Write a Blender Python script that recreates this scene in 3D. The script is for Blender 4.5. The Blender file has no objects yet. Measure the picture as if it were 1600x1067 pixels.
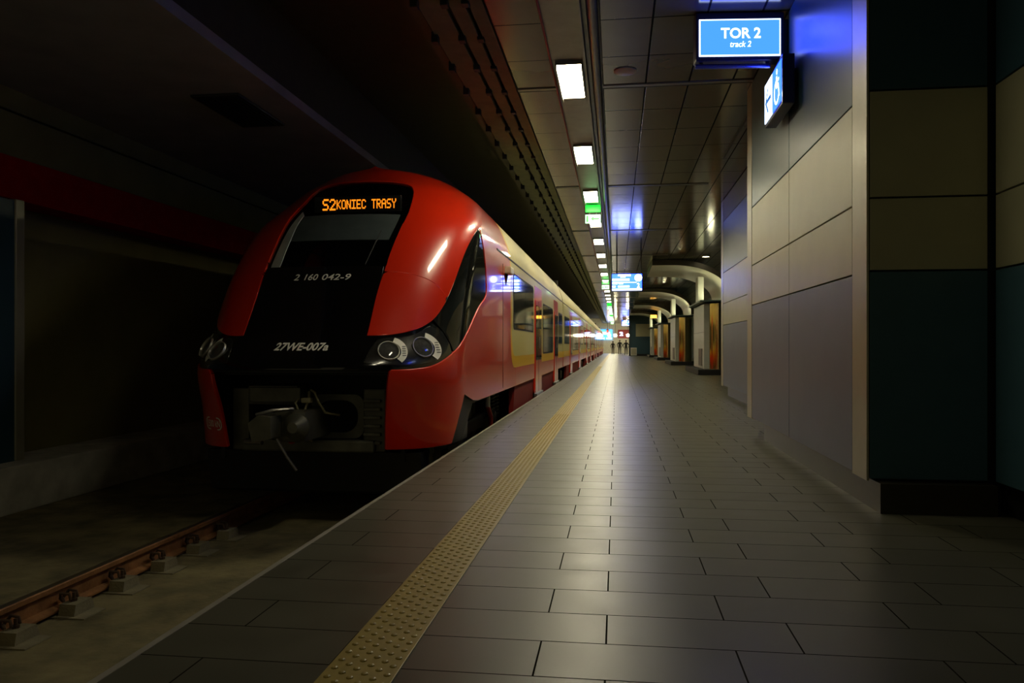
import bpy, bmesh, math, random
from mathutils import Vector, Matrix

# ------------------------------------------------------------------ camera, world, exposure
scene = bpy.context.scene
COL = scene.collection
random.seed(4)
EYE = 1.06                                            # camera height above the platform
YAW = math.atan((963 - 800) / 1224)
cam_data = bpy.data.cameras.new('camera')
cam_data.sensor_width = 36
cam_data.lens = 1224 / 1600 * 36
cam_data.shift_y = 6.5 / 1600
cam_data.clip_end = 400
cam = bpy.data.objects.new('camera', cam_data)
cam.location = (0, 0, EYE)
cam.rotation_euler = (math.pi / 2, 0, YAW)
COL.objects.link(cam)
scene.camera = cam

world = bpy.data.worlds.new('world')
world.use_nodes = True
world.node_tree.nodes['Background'].inputs[0].default_value = (1.0, .86, .5, 1)
world.node_tree.nodes['Background'].inputs[1].default_value = 0.11
scene.world = world

vs = scene.view_settings
vs.view_transform = 'Standard'
vs.look = 'None'
vs.exposure = 0.0
vs.gamma = 1.0
vs.use_curve_mapping = False

scene.cycles.caustics_reflective = False               # fewer sparkles from mirror metal
scene.cycles.caustics_refractive = False
scene.cycles.sample_clamp_indirect = 4.0

LAMP = 60.0                                           # radiance of the ceiling lamps

# ------------------------------------------------------------------ materials
MATS = {}


def nodes_of(name):
    m = bpy.data.materials.new(name)
    m.use_nodes = True
    nt = m.node_tree
    return m, nt, nt.nodes['Principled BSDF']


def mat(name, col, rough=.5, metal=0.0, coat=0.0, spec=.5, var=.12, scale=6.0, bump=0.0, bscale=60.0, rvar=0.0, aniso=0.0):
    """Principled surface with a little procedural unevenness in colour, gloss and height."""
    if name in MATS:
        return MATS[name]
    m, nt, b = nodes_of(name)
    b.inputs['Roughness'].default_value = rough
    b.inputs['Metallic'].default_value = metal
    b.inputs['Coat Weight'].default_value = coat
    b.inputs['Coat Roughness'].default_value = .04
    b.inputs['Specular IOR Level'].default_value = spec
    tc = nt.nodes.new('ShaderNodeTexCoord')
    no = nt.nodes.new('ShaderNodeTexNoise')
    no.inputs['Scale'].default_value = scale
    no.inputs['Detail'].default_value = 5
    nt.links.new(tc.outputs['Object'], no.inputs['Vector'])
    mr = nt.nodes.new('ShaderNodeMapRange')
    mr.inputs['From Min'].default_value = .3
    mr.inputs['From Max'].default_value = .7
    mr.inputs['To Min'].default_value = 1 - var
    mr.inputs['To Max'].default_value = 1 + var
    nt.links.new(no.outputs['Fac'], mr.inputs['Value'])
    mx = nt.nodes.new('ShaderNodeVectorMath')
    mx.operation = 'SCALE'
    mx.inputs[0].default_value = col
    nt.links.new(mr.outputs['Result'], mx.inputs['Scale'])
    nt.links.new(mx.outputs[0], b.inputs['Base Color'])
    if rvar:
        m2 = nt.nodes.new('ShaderNodeMapRange')
        m2.inputs['From Min'].default_value = .3
        m2.inputs['From Max'].default_value = .7
        m2.inputs['To Min'].default_value = max(.02, rough - rvar)
        m2.inputs['To Max'].default_value = rough + rvar
        nt.links.new(no.outputs['Fac'], m2.inputs['Value'])
        nt.links.new(m2.outputs['Result'], b.inputs['Roughness'])
    if bump:
        n2 = nt.nodes.new('ShaderNodeTexNoise')
        n2.inputs['Scale'].default_value = bscale
        n2.inputs['Detail'].default_value = 4
        nt.links.new(tc.outputs['Object'], n2.inputs['Vector'])
        bp = nt.nodes.new('ShaderNodeBump')
        bp.inputs['Strength'].default_value = bump
        bp.inputs['Distance'].default_value = .02
        nt.links.new(n2.outputs['Fac'], bp.inputs['Height'])
        nt.links.new(bp.outputs['Normal'], b.inputs['Normal'])
    MATS[name] = m
    return m


def emit(name, col, strength):
    if name in MATS:
        return MATS[name]
    m, nt, b = nodes_of(name)
    b.inputs['Base Color'].default_value = (col[0] * .3, col[1] * .3, col[2] * .3, 1)
    b.inputs['Roughness'].default_value = .4
    b.inputs['Emission Color'].default_value = (*col, 1)
    b.inputs['Emission Strength'].default_value = strength
    MATS[name] = m
    return m


def glass(name, tint, clear, rough=.03):
    """Tinted pane: part see-through, part mirror."""
    m, nt, b = nodes_of(name)
    b.inputs['Base Color'].default_value = (.003, .004, .004, 1)
    b.inputs['Roughness'].default_value = rough
    b.inputs['IOR'].default_value = 1.5
    tr = nt.nodes.new('ShaderNodeBsdfTransparent')
    tr.inputs[0].default_value = (*tint, 1)
    mx = nt.nodes.new('ShaderNodeMixShader')
    mx.inputs[0].default_value = clear
    nt.links.new(b.outputs[0], mx.inputs[1])
    nt.links.new(tr.outputs[0], mx.inputs[2])
    nt.links.new(mx.outputs[0], nt.nodes['Material Output'].inputs['Surface'])
    MATS[name] = m
    return m


def tiles(name, col, bw, rh, x0, y0, offset, freq, rough, metal, gap=.004, gapcol=(.01, .01, .01), var=.12, noise=.15, bump=.25, rvar=.05, spec=.5, gscale=14.0):
    """Rectangular tiles laid in world metres."""
    m, nt, b = nodes_of(name)
    tc = nt.nodes.new('ShaderNodeTexCoord')
    mp = nt.nodes.new('ShaderNodeMapping')
    mp.inputs['Location'].default_value = (-x0, -y0, 0)
    nt.links.new(tc.outputs['Object'], mp.inputs['Vector'])
    br = nt.nodes.new('ShaderNodeTexBrick')
    br.offset = offset
    br.offset_frequency = freq
    br.squash = 1.0
    br.inputs['Scale'].default_value = 1.0
    br.inputs['Brick Width'].default_value = bw
    br.inputs['Row Height'].default_value = rh
    br.inputs['Mortar Size'].default_value = gap
    br.inputs['Mortar Smooth'].default_value = .1
    br.inputs['Color1'].default_value = (*[c * (1 - var) for c in col], 1)
    br.inputs['Color2'].default_value = (*[c * (1 + var) for c in col], 1)
    br.inputs['Mortar'].default_value = (*gapcol, 1)
    nt.links.new(mp.outputs[0], br.inputs['Vector'])
    no = nt.nodes.new('ShaderNodeTexNoise')
    no.inputs['Scale'].default_value = gscale
    no.inputs['Detail'].default_value = 7
    nt.links.new(tc.outputs['Object'], no.inputs['Vector'])
    mr = nt.nodes.new('ShaderNodeMapRange')
    mr.inputs['From Min'].default_value = .3
    mr.inputs['From Max'].default_value = .7
    mr.inputs['To Min'].default_value = 1 - noise
    mr.inputs['To Max'].default_value = 1 + noise
    nt.links.new(no.outputs['Fac'], mr.inputs['Value'])
    sc = nt.nodes.new('ShaderNodeVectorMath')
    sc.operation = 'SCALE'
    nt.links.new(br.outputs['Color'], sc.inputs[0])
    nt.links.new(mr.outputs['Result'], sc.inputs['Scale'])
    nt.links.new(sc.outputs[0], b.inputs['Base Color'])
    rr = nt.nodes.new('ShaderNodeMapRange')
    rr.inputs['From Min'].default_value = .3
    rr.inputs['From Max'].default_value = .7
    rr.inputs['To Min'].default_value = rough - rvar
    rr.inputs['To Max'].default_value = rough + rvar
    nt.links.new(no.outputs['Fac'], rr.inputs['Value'])
    nt.links.new(rr.outputs['Result'], b.inputs['Roughness'])
    b.inputs['Metallic'].default_value = metal
    sl = nt.nodes.new('ShaderNodeMapRange')
    sl.inputs['To Min'].default_value = spec
    sl.inputs['To Max'].default_value = 0
    nt.links.new(br.outputs['Fac'], sl.inputs['Value'])
    nt.links.new(sl.outputs['Result'], b.inputs['Specular IOR Level'])
    iv = nt.nodes.new('ShaderNodeMath')
    iv.operation = 'SUBTRACT'
    iv.inputs[0].default_value = 1.0
    nt.links.new(br.outputs['Fac'], iv.inputs[1])
    bp = nt.nodes.new('ShaderNodeBump')
    bp.inputs['Strength'].default_value = bump
    bp.inputs['Distance'].default_value = .004
    nt.links.new(iv.outputs[0], bp.inputs['Height'])
    nt.links.new(bp.outputs['Normal'], b.inputs['Normal'])
    MATS[name] = m
    return m


M_floor = tiles('platform stone', (.092, .090, .062), .678, .3025, -.036, .08, .34, 2, .36, 0, gap=.0034, gapcol=(.022, .020, .015), spec=.34, noise=.10, rvar=.03, gscale=5)
M_ceil = tiles('ceiling metal tiles', (.10, .09, .064), .508, .985, -.16, .71, 0, 1, .13, .12, gap=.011, var=.08, noise=.05, bump=.3, rvar=.01, gscale=3)
M_ceil_l = tiles('ceiling side tiles', (.11, .095, .055), .49, .985, -1.2, .71, 0, 1, .2, .15, gap=.010, var=.05, noise=.05, bump=.3, rvar=.012, gscale=3)
M_channel = mat('channel grey metal', (.22, .21, .18), .32, .6)
M_trim = mat('brushed trim metal', (.22, .21, .19), .35, .8)
M_dark = mat('dark painted steel', (.03, .029, .025), .5)
M_black = mat('matt black', (.008, .008, .008), .6)
M_slat = mat('track ceiling slats', (.15, .165, .115), .65, spec=.2)
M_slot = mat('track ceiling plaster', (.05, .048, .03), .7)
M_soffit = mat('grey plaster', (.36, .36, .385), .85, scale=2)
M_cove = mat('olive plaster', (.26, .235, .08), .85, scale=2)
M_redband = mat('red wall band', (.50, .006, .006), .85, spec=.05)
M_concrete = mat('track bed concrete', (.21, .18, .09), .85, var=.45, scale=3.2, bump=.5, bscale=18)
M_kerb = mat('kerb concrete', (.58, .57, .50), .85, var=.25, scale=3, bump=.4, bscale=20)
M_edge = mat('platform edge stone', (.30, .28, .23), .5)
M_under = mat('platform side concrete', (.06, .055, .04), .85, bump=.3)
M_tact = mat('yellow tactile paving', (.38, .29, .065), .42, var=.10, scale=20)
M_beige = mat('beige wall panel', (.41, .40, .255), .38, .15, var=.05, scale=3, bump=.05, bscale=260)
M_bluegrey = mat('blue grey wall panel', (.145, .165, .22), .42, .1, var=.05, scale=3, bump=.05, bscale=260)
M_navy = mat('dark teal wall panel', (.035, .085, .115), .30, 0, spec=.3, var=.05, scale=3, bump=.05, bscale=260)
M_strip = mat('pale corner strip', (.40, .385, .28), .35, .3, var=.05)
M_plinth = mat('brushed plinth metal', (.05, .044, .024), .32, .3)
M_red = mat('red train paint', (.70, .022, .003), .28, 0, .65, spec=.35, var=.0)
M_reddark = mat('dark red train skirt', (.22, .016, .012), .65, 0, 0, spec=.2, var=.1)
M_cream = mat('cream train paint', (.68, .60, .22), .42, 0, .45, spec=.3, var=.0)
M_roof = mat('cream train roof', (.62, .55, .27), .55, 0, 0, spec=.3, var=.05)
M_yellow = mat('yellow train stripe', (.80, .46, .005), .4, 0, .3, spec=.3, var=.0)
M_mask = mat('gloss black mask', (.004, .004, .004), .12, 0, .6, var=0)
M_sideglass = mat('dark side glass', (.008, .009, .008), .05, 0, 0, spec=.28, var=0)
M_carglass = mat('carriage window glass', (.03, .036, .038), .05, 0, .5, var=.1)
M_screen = glass('windscreen glass', (.9, .95, .93), .75)
M_rubber = mat('black rubber', (.012, .012, .012), .7)
M_steel = mat('worn steel', (.28, .27, .25), .35, .9, var=.2)
M_cast = mat('dark cast iron', (.10, .10, .075), .45, .2, var=.3)
M_chrome = mat('chrome ring', (.62, .61, .56), .25, .5, var=.02)
M_lens = mat('lamp lens', (.10, .10, .095), .06, .2, .8, var=.2, scale=40)
M_reflector = mat('lamp reflector', (.95, .93, .82), .5, 0, var=.0)
M_fan = mat('grey lamp fan', (.10, .10, .09), .5)
M_lampbed = mat('headlight bowl', (.018, .018, .016), .2, 0, .5)
M_visor = mat('grey sun blind', (.12, .14, .15), .8)
M_pillar = mat('pale cab lining', (.80, .83, .80), .8)
M_cab = mat('dark cab lining', (.02, .02, .02), .7)
M_mark = mat('white lettering', (.90, .88, .80), .5, var=.0)
M_rail = mat('rusty rail', (.34, .16, .06), .6, .2, var=.35, scale=9, bump=.2)
M_railtop = mat('polished rail head', (.30, .25, .17), .3, .8)
M_pad = mat('concrete pad', (.25, .225, .14), .85, var=.2, bump=.3)
M_clip = mat('rusty clip', (.09, .055, .03), .6, .3)
M_gold = mat('gold mirror tube', (.66, .50, .24), .14, 1.0, var=.10, scale=1.6)
M_pale = mat('white column panel', (.62, .64, .58), .4, .1, var=.04)
M_arch = mat('arch sheet metal', (.60, .59, .48), .34, .6, var=.03)
M_archside = mat('arch grey side', (.11, .105, .085), .4, .3)
M_teal = mat('teal wall', (.10, .16, .17), .4)
M_endwall = mat('white end wall', (.80, .77, .64), .6)
M_lamp = emit('lamp panel', (1.0, .90, .62), LAMP)
M_orange = emit('orange led', (1.0, .23, .008), 2.2)
M_signblue = emit('lit blue sign', (.0085, .042, 1.0), 10.0)
M_signwhite = emit('lit white sign', (.6, .75, 1.0), 4.0)
M_disp = emit('lit display', (.016, .06, 1.0), 9.0)
M_dispwhite = emit('lit display text', (.5, .6, 1.0), 8.0)
M_green = emit('lit green', (.015, .75, .05), 1.6)
M_palegreen = emit('lit pale green', (.45, 1.0, .5), 2.4)
M_redlamp = emit('red signal', (1.0, .05, .02), 6.0)
M_redboard = emit('lit red board', (.30, .006, .006), .5)
M_cyan = emit('lit cyan board', (.08, .42, 1.0), 2.2)
M_navycase = mat('navy sign case', (.006, .008, .05), .3, 0, .3)
M_warm = emit('warm spot', (1.0, .86, .55), 22.0)
M_uplight = emit('column uplight', (1.0, .95, .55), 46.0)
M_orangeboard = emit('lit orange sign', (1.0, .45, .05), 4.0)


# ------------------------------------------------------------------ mesh helpers
class MB:
    """Collects shapes and links them as ONE mesh object."""

    def __init__(self):
        self.v, self.f, self.mi, self.cur = [], [], [], 0

    def add(self, vs_, fs):
        o = len(self.v)
        self.v += [tuple(p) for p in vs_]
        for f in fs:
            self.f.append([i + o for i in f])
            self.mi.append(self.cur)
        return self

    def box(self, x0, x1, y0, y1, z0, z1, M=None):
        p = [Vector((x, y, z)) for z in (z0, z1) for y in (y0, y1) for x in (x0, x1)]
        if M is not None:
            p = [M @ q for q in p]
        return self.add(p, [(0, 2, 3, 1), (4, 5, 7, 6), (0, 1, 5, 4), (2, 6, 7, 3), (0, 4, 6, 2), (1, 3, 7, 5)])

    def bbox(self, x0, x1, y0, y1, z0, z1, c=.01, M=None):
        """Box with chamfered edges."""
        bm = bmesh.new()
        bmesh.ops.create_cube(bm, size=1)
        for q in bm.verts:
            q.co = Vector(((x0 + x1) / 2 + q.co.x * (x1 - x0), (y0 + y1) / 2 + q.co.y * (y1 - y0), (z0 + z1) / 2 + q.co.z * (z1 - z0)))
        bmesh.ops.bevel(bm, geom=bm.edges[:], offset=c, segments=2, affect='EDGES', profile=.6)
        bm.verts.index_update()
        p = [q.co.copy() for q in bm.verts]
        if M is not None:
            p = [M @ q for q in p]
        self.add(p, [[q.index for q in f.verts] for f in bm.faces])
        bm.free()
        return self

    def prism(self, prof, a0, a1, axis='y', M=None):
        """Profile (list of 2D points, counter-clockwise) extruded along an axis."""
        n = len(prof)

        def P(p, a):
            q = {'y': Vector((p[0], a, p[1])), 'x': Vector((a, p[0], p[1])), 'z': Vector((p[0], p[1], a))}[axis]
            return M @ q if M is not None else q
        vs_ = [P(p, a0) for p in prof] + [P(p, a1) for p in prof]
        fs = [tuple(range(n))[::-1], tuple(range(n, 2 * n))]
        fs += [(i, (i + 1) % n, n + (i + 1) % n, n + i) for i in range(n)]
        return self.add(vs_, fs)

    def tube(self, pts, r, seg=10, cap=True):
        pts = [Vector(p) for p in pts]
        rs = r if isinstance(r, (list, tuple)) else [r] * len(pts)
        rings = []
        up = Vector((.13, .21, 1)).normalized()
        for i, p in enumerate(pts):
            d = (pts[min(i + 1, len(pts) - 1)] - pts[max(i - 1, 0)]).normalized()
            a = d.cross(up)
            if a.length < .05:
                a = d.cross(Vector((1, 0, 0)))
            a.normalize()
            b = d.cross(a)
            rings.append([p + (a * math.cos(2 * math.pi * k / seg) + b * math.sin(2 * math.pi * k / seg)) * rs[i] for k in range(seg)])
        vs_ = [q for r_ in rings for q in r_]
        fs = []
        for i in range(len(rings) - 1):
            for k in range(seg):
                fs.append((i * seg + k, i * seg + (k + 1) % seg, (i + 1) * seg + (k + 1) % seg, (i + 1) * seg + k))
        if cap:
            fs.append(tuple(range(seg))[::-1])
            fs.append(tuple(range((len(rings) - 1) * seg, len(rings) * seg)))
        return self.add(vs_, fs)

    def lathe(self, prof, M, seg=24):
        """Profile of (radius, height) turned about local z and placed by M."""
        vs_ = [M @ Vector((r * math.cos(2 * math.pi * k / seg), r * math.sin(2 * math.pi * k / seg), h)) for r, h in prof for k in range(seg)]
        fs = []
        for i in range(len(prof) - 1):
            for k in range(seg):
                fs.append((i * seg + k, i * seg + (k + 1) % seg, (i + 1) * seg + (k + 1) % seg, (i + 1) * seg + k))
        if prof[0][0] > 1e-6:
            fs.append(tuple(range(seg))[::-1])
        if prof[-1][0] > 1e-6:
            fs.append(tuple(range((len(prof) - 1) * seg, len(prof) * seg)))
        return self.add(vs_, fs)

    def build(self, name, m, parent=None, smooth=False, kind=None):
        me = bpy.data.meshes.new(name)
        me.from_pydata(self.v, [], self.f)
        for k in (m if isinstance(m, (list, tuple)) else [m]):
            me.materials.append(k)
        for p, i in zip(me.polygons, self.mi):
            p.material_index = i
            p.use_smooth = smooth
        bm = bmesh.new()
        bm.from_mesh(me)
        bmesh.ops.recalc_face_normals(bm, faces=bm.faces[:])
        bm.to_mesh(me)
        bm.free()
        if smooth:
            me.set_sharp_from_angle(angle=math.radians(40))
        return link(name, me, parent, kind)


def link(name, me, parent=None, kind=None):
    o = bpy.data.objects.new(name, me)
    COL.objects.link(o)
    if parent is not None:
        o.parent = parent
        inv = Matrix.Identity(4)
        q = parent
        while q is not None:
            inv = Matrix.Translation(-q.location) @ inv
            q = q.parent
        # meshes are drawn in world metres; keep them there under a moved parent
        o.data.transform(inv) if o.data is not None else None
    if kind:
        o['kind'] = kind
    return o


def thing(name, loc, label, cat, group=None):
    o = bpy.data.objects.new(name, None)
    o.empty_display_size = .2
    o.location = loc
    COL.objects.link(o)
    return tag(o, label, cat, group)


def tag(o, label, cat, group=None):
    o['label'] = label
    o['category'] = cat
    if group:
        o['group'] = group
    return o


def copy_tree(o, parent=None):
    c = o.copy()
    COL.objects.link(c)
    if parent is not None:
        c.parent = parent
    for ch in list(o.children):
        copy_tree(ch, c)
    return c


def S(mb, name, m, smooth=False):
    return mb.build(name, m, None, smooth, 'structure')


def rrect(x0, x1, z0, z1, r, n=5):
    pts = []
    for cx, cz, a0 in ((x1 - r, z1 - r, 0), (x0 + r, z1 - r, 90), (x0 + r, z0 + r, 180), (x1 - r, z0 + r, 270)):
        for k in range(n + 1):
            a = math.radians(a0 + 90 * k / n)
            pts.append((cx + r * math.cos(a), cz + r * math.sin(a)))
    return pts


def text_mesh(body, size=1.0, shear=0.0, bold=0.0):
    """Outline letters as (verts, faces) in a flat x-y frame starting at x=0."""
    cu = bpy.data.curves.new('letters', 'FONT')
    cu.body = body
    cu.size = size
    cu.shear = shear
    cu.offset = bold
    cu.resolution_u = 3
    ob = bpy.data.objects.new('letters', cu)
    COL.objects.link(ob)
    dg = bpy.context.evaluated_depsgraph_get()
    me = ob.evaluated_get(dg).to_mesh()
    v = [p.co.copy() for p in me.vertices]
    f = [list(p.vertices) for p in me.polygons]
    ob.evaluated_get(dg).to_mesh_clear()
    bpy.data.objects.remove(ob)
    bpy.data.curves.remove(cu)
    x0 = min(p.x for p in v)
    x1 = max(p.x for p in v)
    y0 = min(p.y for p in v)
    y1 = max(p.y for p in v)
    return [((p.x - x0) / (x1 - x0), (p.y - y0) / (y1 - y0)) for p in v], f


# ------------------------------------------------------------------ train body surface
CX, RAIL = -3.12, -.60
ZK = [-.1, .4, .8, 1.2, 1.9, 2.4, 2.8, 3.05, 3.24, 3.38]
Y0 = [7.45, 7.3, 7.165, 7.504, 8.037, 8.519, 9.02, 9.342, 9.687, 9.896]
ZW = [2.3, 2.55, 2.8, 3.02, 3.2, 3.33, 3.4]
WT = [1.42, 1.397, 1.319, 1.213, .978, .643, 0.0]
ZL = [0, .8, 1.6, 2.4, 3.0, 3.4]
LT = [1.291, 1.45, 1.347, 1.288, 1.549, .527]
NT = [2.587, 2.51, 2.643, 2.443, 2.218, 2.182]


def pchip(xs, ys, x):
    n = len(xs)
    h = [xs[i + 1] - xs[i] for i in range(n - 1)]
    dl = [(ys[i + 1] - ys[i]) / h[i] for i in range(n - 1)]
    x = min(max(x, xs[0]), xs[-1])
    i = 0
    while i < n - 2 and x > xs[i + 1]:
        i += 1

    def slope(k):
        if k == 0:
            return dl[0]
        if k == n - 1:
            return dl[-1]
        if dl[k - 1] * dl[k] <= 0:
            return 0
        w1, w2 = 2 * h[k] + h[k - 1], h[k] + 2 * h[k - 1]
        return (w1 + w2) / (w1 / dl[k - 1] + w2 / dl[k])
    t = (x - xs[i]) / h[i]
    return ((2 * t ** 3 - 3 * t * t + 1) * ys[i] + (t ** 3 - 2 * t * t + t) * h[i] * slope(i)
            + (-2 * t ** 3 + 3 * t * t) * ys[i + 1] + (t ** 3 - t * t) * h[i] * slope(i + 1))


def W(z):
    return pchip(ZW, WT, z)


def nose(q, z):
    """Nose surface: q is the way round from the centre line (0) to the flank (1) and back along it."""
    a = abs(q)
    w, y0, L, n = W(z), pchip(ZK, Y0, z), pchip(ZL, LT, z), pchip(ZL, NT, z)
    t = min(a, 1) * math.pi / 2
    u = w * math.sin(t) ** (2 / n)
    return Vector((CX + math.copysign(u, q), y0 + L * (1 - max(math.cos(t), 0) ** (2 / n)) + max(a - 1, 0) * 4, z))


def q_at_y(y, z):
    return 1 + (y - pchip(ZK, Y0, z) - pchip(ZL, LT, z)) / 4


def q_at_u(u, z):
    return math.copysign(math.asin(min(1, (abs(u) / W(z))) ** (pchip(ZL, NT, z) / 2)) * 2 / math.pi, u)


def flank(side):
    def f(y, z):
        return Vector((CX + side * W(z), y, z))
    return f


def normal_of(fn, a, b, out):
    e = .004
    b0, b1 = max(b - e, -.2), min(b + e, 3.399)
    da = fn(a + e, b) - fn(a - e, b)
    db = fn(a, b1) - fn(a, b0)
    n = da.cross(db)
    if n.length < 1e-9:
        return Vector((0, 0, 1))
    n.normalize()
    p = fn(a, b)
    if n.dot(p - out) < 0:
        n = -n
    return n


def curve(pts, n=5):
    """Catmull-Rom through points."""
    out = []
    P = [pts[0]] + list(pts) + [pts[-1]]
    for i in range(1, len(P) - 2):
        for k in range(n):
            t = k / n
            out.append(tuple(.5 * (2 * P[i][j] + (P[i + 1][j] - P[i - 1][j]) * t + (2 * P[i - 1][j] - 5 * P[i][j] + 4 * P[i + 1][j] - P[i + 2][j]) * t * t
                                   + (3 * P[i][j] - P[i - 1][j] - 3 * P[i + 1][j] + P[i + 2][j]) * t ** 3) for j in (0, 1)))
    out.append(tuple(pts[-1]))
    return out


ZROWS = [round(.06 * i, 3) for i in range(0, 53)] + [3.2, 3.24, 3.28, 3.31, 3.335, 3.355, 3.37, 3.382, 3.391, 3.397]


class Patch:
    """Panels cut from a curved surface, given as outlines in its two parameters; true surface normals and rounded rims."""

    def __init__(self):
        self.v, self.f, self.n = [], [], []

    def panel(self, poly, fn, off=0.0, da=.05, rim=.02, zrows=ZROWS, centre=None, soft=None):
        bm = bmesh.new()
        vs_ = [bm.verts.new((p[0], p[1], 0)) for p in poly]
        bm.faces.new(vs_)
        bmesh.ops.remove_doubles(bm, verts=bm.verts[:], dist=1e-5)
        bmesh.ops.triangulate(bm, faces=bm.faces[:], ngon_method='EAR_CLIP')
        a0, a1 = min(p[0] for p in poly), max(p[0] for p in poly)
        b0, b1 = min(p[1] for p in poly), max(p[1] for p in poly)
        k = math.floor(a0 / da) + 1
        while k * da < a1:
            if k * da > a0 + 1e-4:
                bmesh.ops.bisect_plane(bm, geom=bm.verts[:] + bm.edges[:] + bm.faces[:], dist=1e-5, plane_co=(k * da, 0, 0), plane_no=(1, 0, 0))
            k += 1
        for z in zrows:
            if b0 + 1e-3 < z < b1 - 1e-3:
                bmesh.ops.bisect_plane(bm, geom=bm.verts[:] + bm.edges[:] + bm.faces[:], dist=1e-5, plane_co=(0, z, 0), plane_no=(0, 1, 0))
        bmesh.ops.dissolve_degenerate(bm, dist=1e-5, edges=bm.edges[:])
        bm.verts.index_update()
        pos, nor = [], []
        for q in bm.verts:
            out = centre or Vector((CX, max(fn(q.co.x, q.co.y).y, 10.5), 1.4))
            nn = normal_of(fn, q.co.x, q.co.y, out)
            pos.append(fn(q.co.x, q.co.y) + nn * off)
            nor.append(nn)
        base = len(self.v)
        self.v += pos
        for f in bm.faces:
            idx = [q.index for q in f.verts]
            fnm = (pos[idx[1]] - pos[idx[0]]).cross(pos[idx[2]] - pos[idx[0]])
            if len(idx) > 3:
                fnm += (pos[idx[3]] - pos[idx[0]]).cross(pos[idx[2]] - pos[idx[0]]) * -1
            if fnm.dot(nor[idx[0]]) < 0:
                idx = idx[::-1]
            self.f.append([base + i for i in idx])
            self.n += [nor[i] for i in idx]
        if rim:
            for e in bm.edges:
                if len(e.link_faces) != 1:
                    continue
                i, j = e.verts[0].index, e.verts[1].index
                d = pos[j] - pos[i]
                if d.length < 1e-6:
                    continue
                t = d.cross(nor[i]).normalized()
                c = sum((pos[q.index] for q in e.link_faces[0].verts), Vector()) / len(e.link_faces[0].verts)
                if t.dot((pos[i] + pos[j]) / 2 - c) < 0:
                    t = -t
                r1, r2 = soft or min(.007, rim * .4), rim
                ring = [pos[i], pos[j], pos[j] - nor[j] * r1 + t * r1 * .6, pos[i] - nor[i] * r1 + t * r1 * .6, pos[j] - nor[j] * r2 + t * r1 * .6, pos[i] - nor[i] * r2 + t * r1 * .6]
                b = len(self.v)
                self.v += ring
                for quad, nn in (((0, 1, 2, 3), (nor[i], nor[j], t, t)), ((3, 2, 4, 5), (t, t, t, t))):
                    fl = (ring[quad[1]] - ring[quad[0]]).cross(ring[quad[2]] - ring[quad[0]])
                    qd, nq = list(quad), list(nn)
                    if fl.dot(nn[2]) < 0:
                        qd, nq = qd[::-1], nq[::-1]
                    self.f.append([b + k_ for k_ in qd])
                    self.n += nq
        bm.free()
        return self

    def build(self, name, m, parent):
        me = bpy.data.meshes.new(name)
        me.from_pydata(self.v, [], self.f)
        me.materials.append(m)
        o = link(name, me, parent)
        for p in me.polygons:
            p.use_smooth = True
        me.normals_split_custom_set([tuple(n.normalized()) for n in self.n])
        return o


def on_nose(u, z, off=.004):
    q = q_at_u(u, z)
    return nose(q, z) + normal_of(nose, q, z, Vector((CX, 10.5, 1.4))) * off


def mirror(poly):
    return [(-a, b) for a, b in poly][::-1]


# ------------------------------------------------------------------ setting: floor, track, walls, ceiling
YB, YL, YE = -4.0, 2.2, 112.0
EDGE = -1.65
S(MB().box(EDGE + .03, 7.0, YB, YE, -.12, 0), 'floor', M_floor)
S(MB().box(EDGE + .12, EDGE + .2, YB, YE, -.86, -.121), 'wall_platform', M_under)
S(MB().bbox(EDGE, EDGE + .03, YB, YE, -.14, .002, .004), 'trim_1', M_edge)
S(MB().box(-7.8, EDGE + .12, YB, YE, -.95, -.80), 'floor_track', M_concrete)
# low concrete kerb along the far side of the track
S(MB().bbox(-7.4, -6.6, YL, YE, -.80, -.274, .02), 'trim_2', M_kerb)
# far wall: panelled near part, deeper dark part, red band, olive coves, grey soffit
wl = MB().box(-7.6, -7.35, YL, YE, -.28, 4.9)
S(wl, 'wall_left', M_cove)
pn = MB()
for k in range(4):
    y1 = 8.22 - k * 1.5
    pn.box(-7.2, -6.9, y1 - 1.49, y1, -.274, 2.74)
S(pn, 'wall_left_panel', M_navy)
S(MB().bbox(-7.2, -6.88, 8.22, 8.36, -.274, 2.76, .015), 'trim_3', M_strip)
S(MB().box(-7.34, -6.93, YL, YE, 2.76, 3.25), 'wall_left_band', M_redband)
S(MB().prism([(-7.34, 3.26), (-6.95, 3.26), (-6.9, 3.74), (-7.34, 3.74)], YL, YE), 'wall_left_cove', M_cove)
S(MB().prism([(-7.34, 3.8), (-6.98, 3.8), (-6.86, 4.0), (-7.34, 4.0)], YL, YE), 'wall_left_cornice', M_cove)
S(MB().box(-7.4, -3.9, YL, YE, 4.0, 4.12), 'ceiling_soffit', M_soffit)
S(MB().box(-4.0, -3.9, YL, YE, 4.121, 4.95).box(-3.9, -1.98, YL, YE, 4.95, 5.05).box(-1.98, -1.88, YL, YE, 4.30, 5.05), 'ceiling_track', M_slot)
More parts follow.
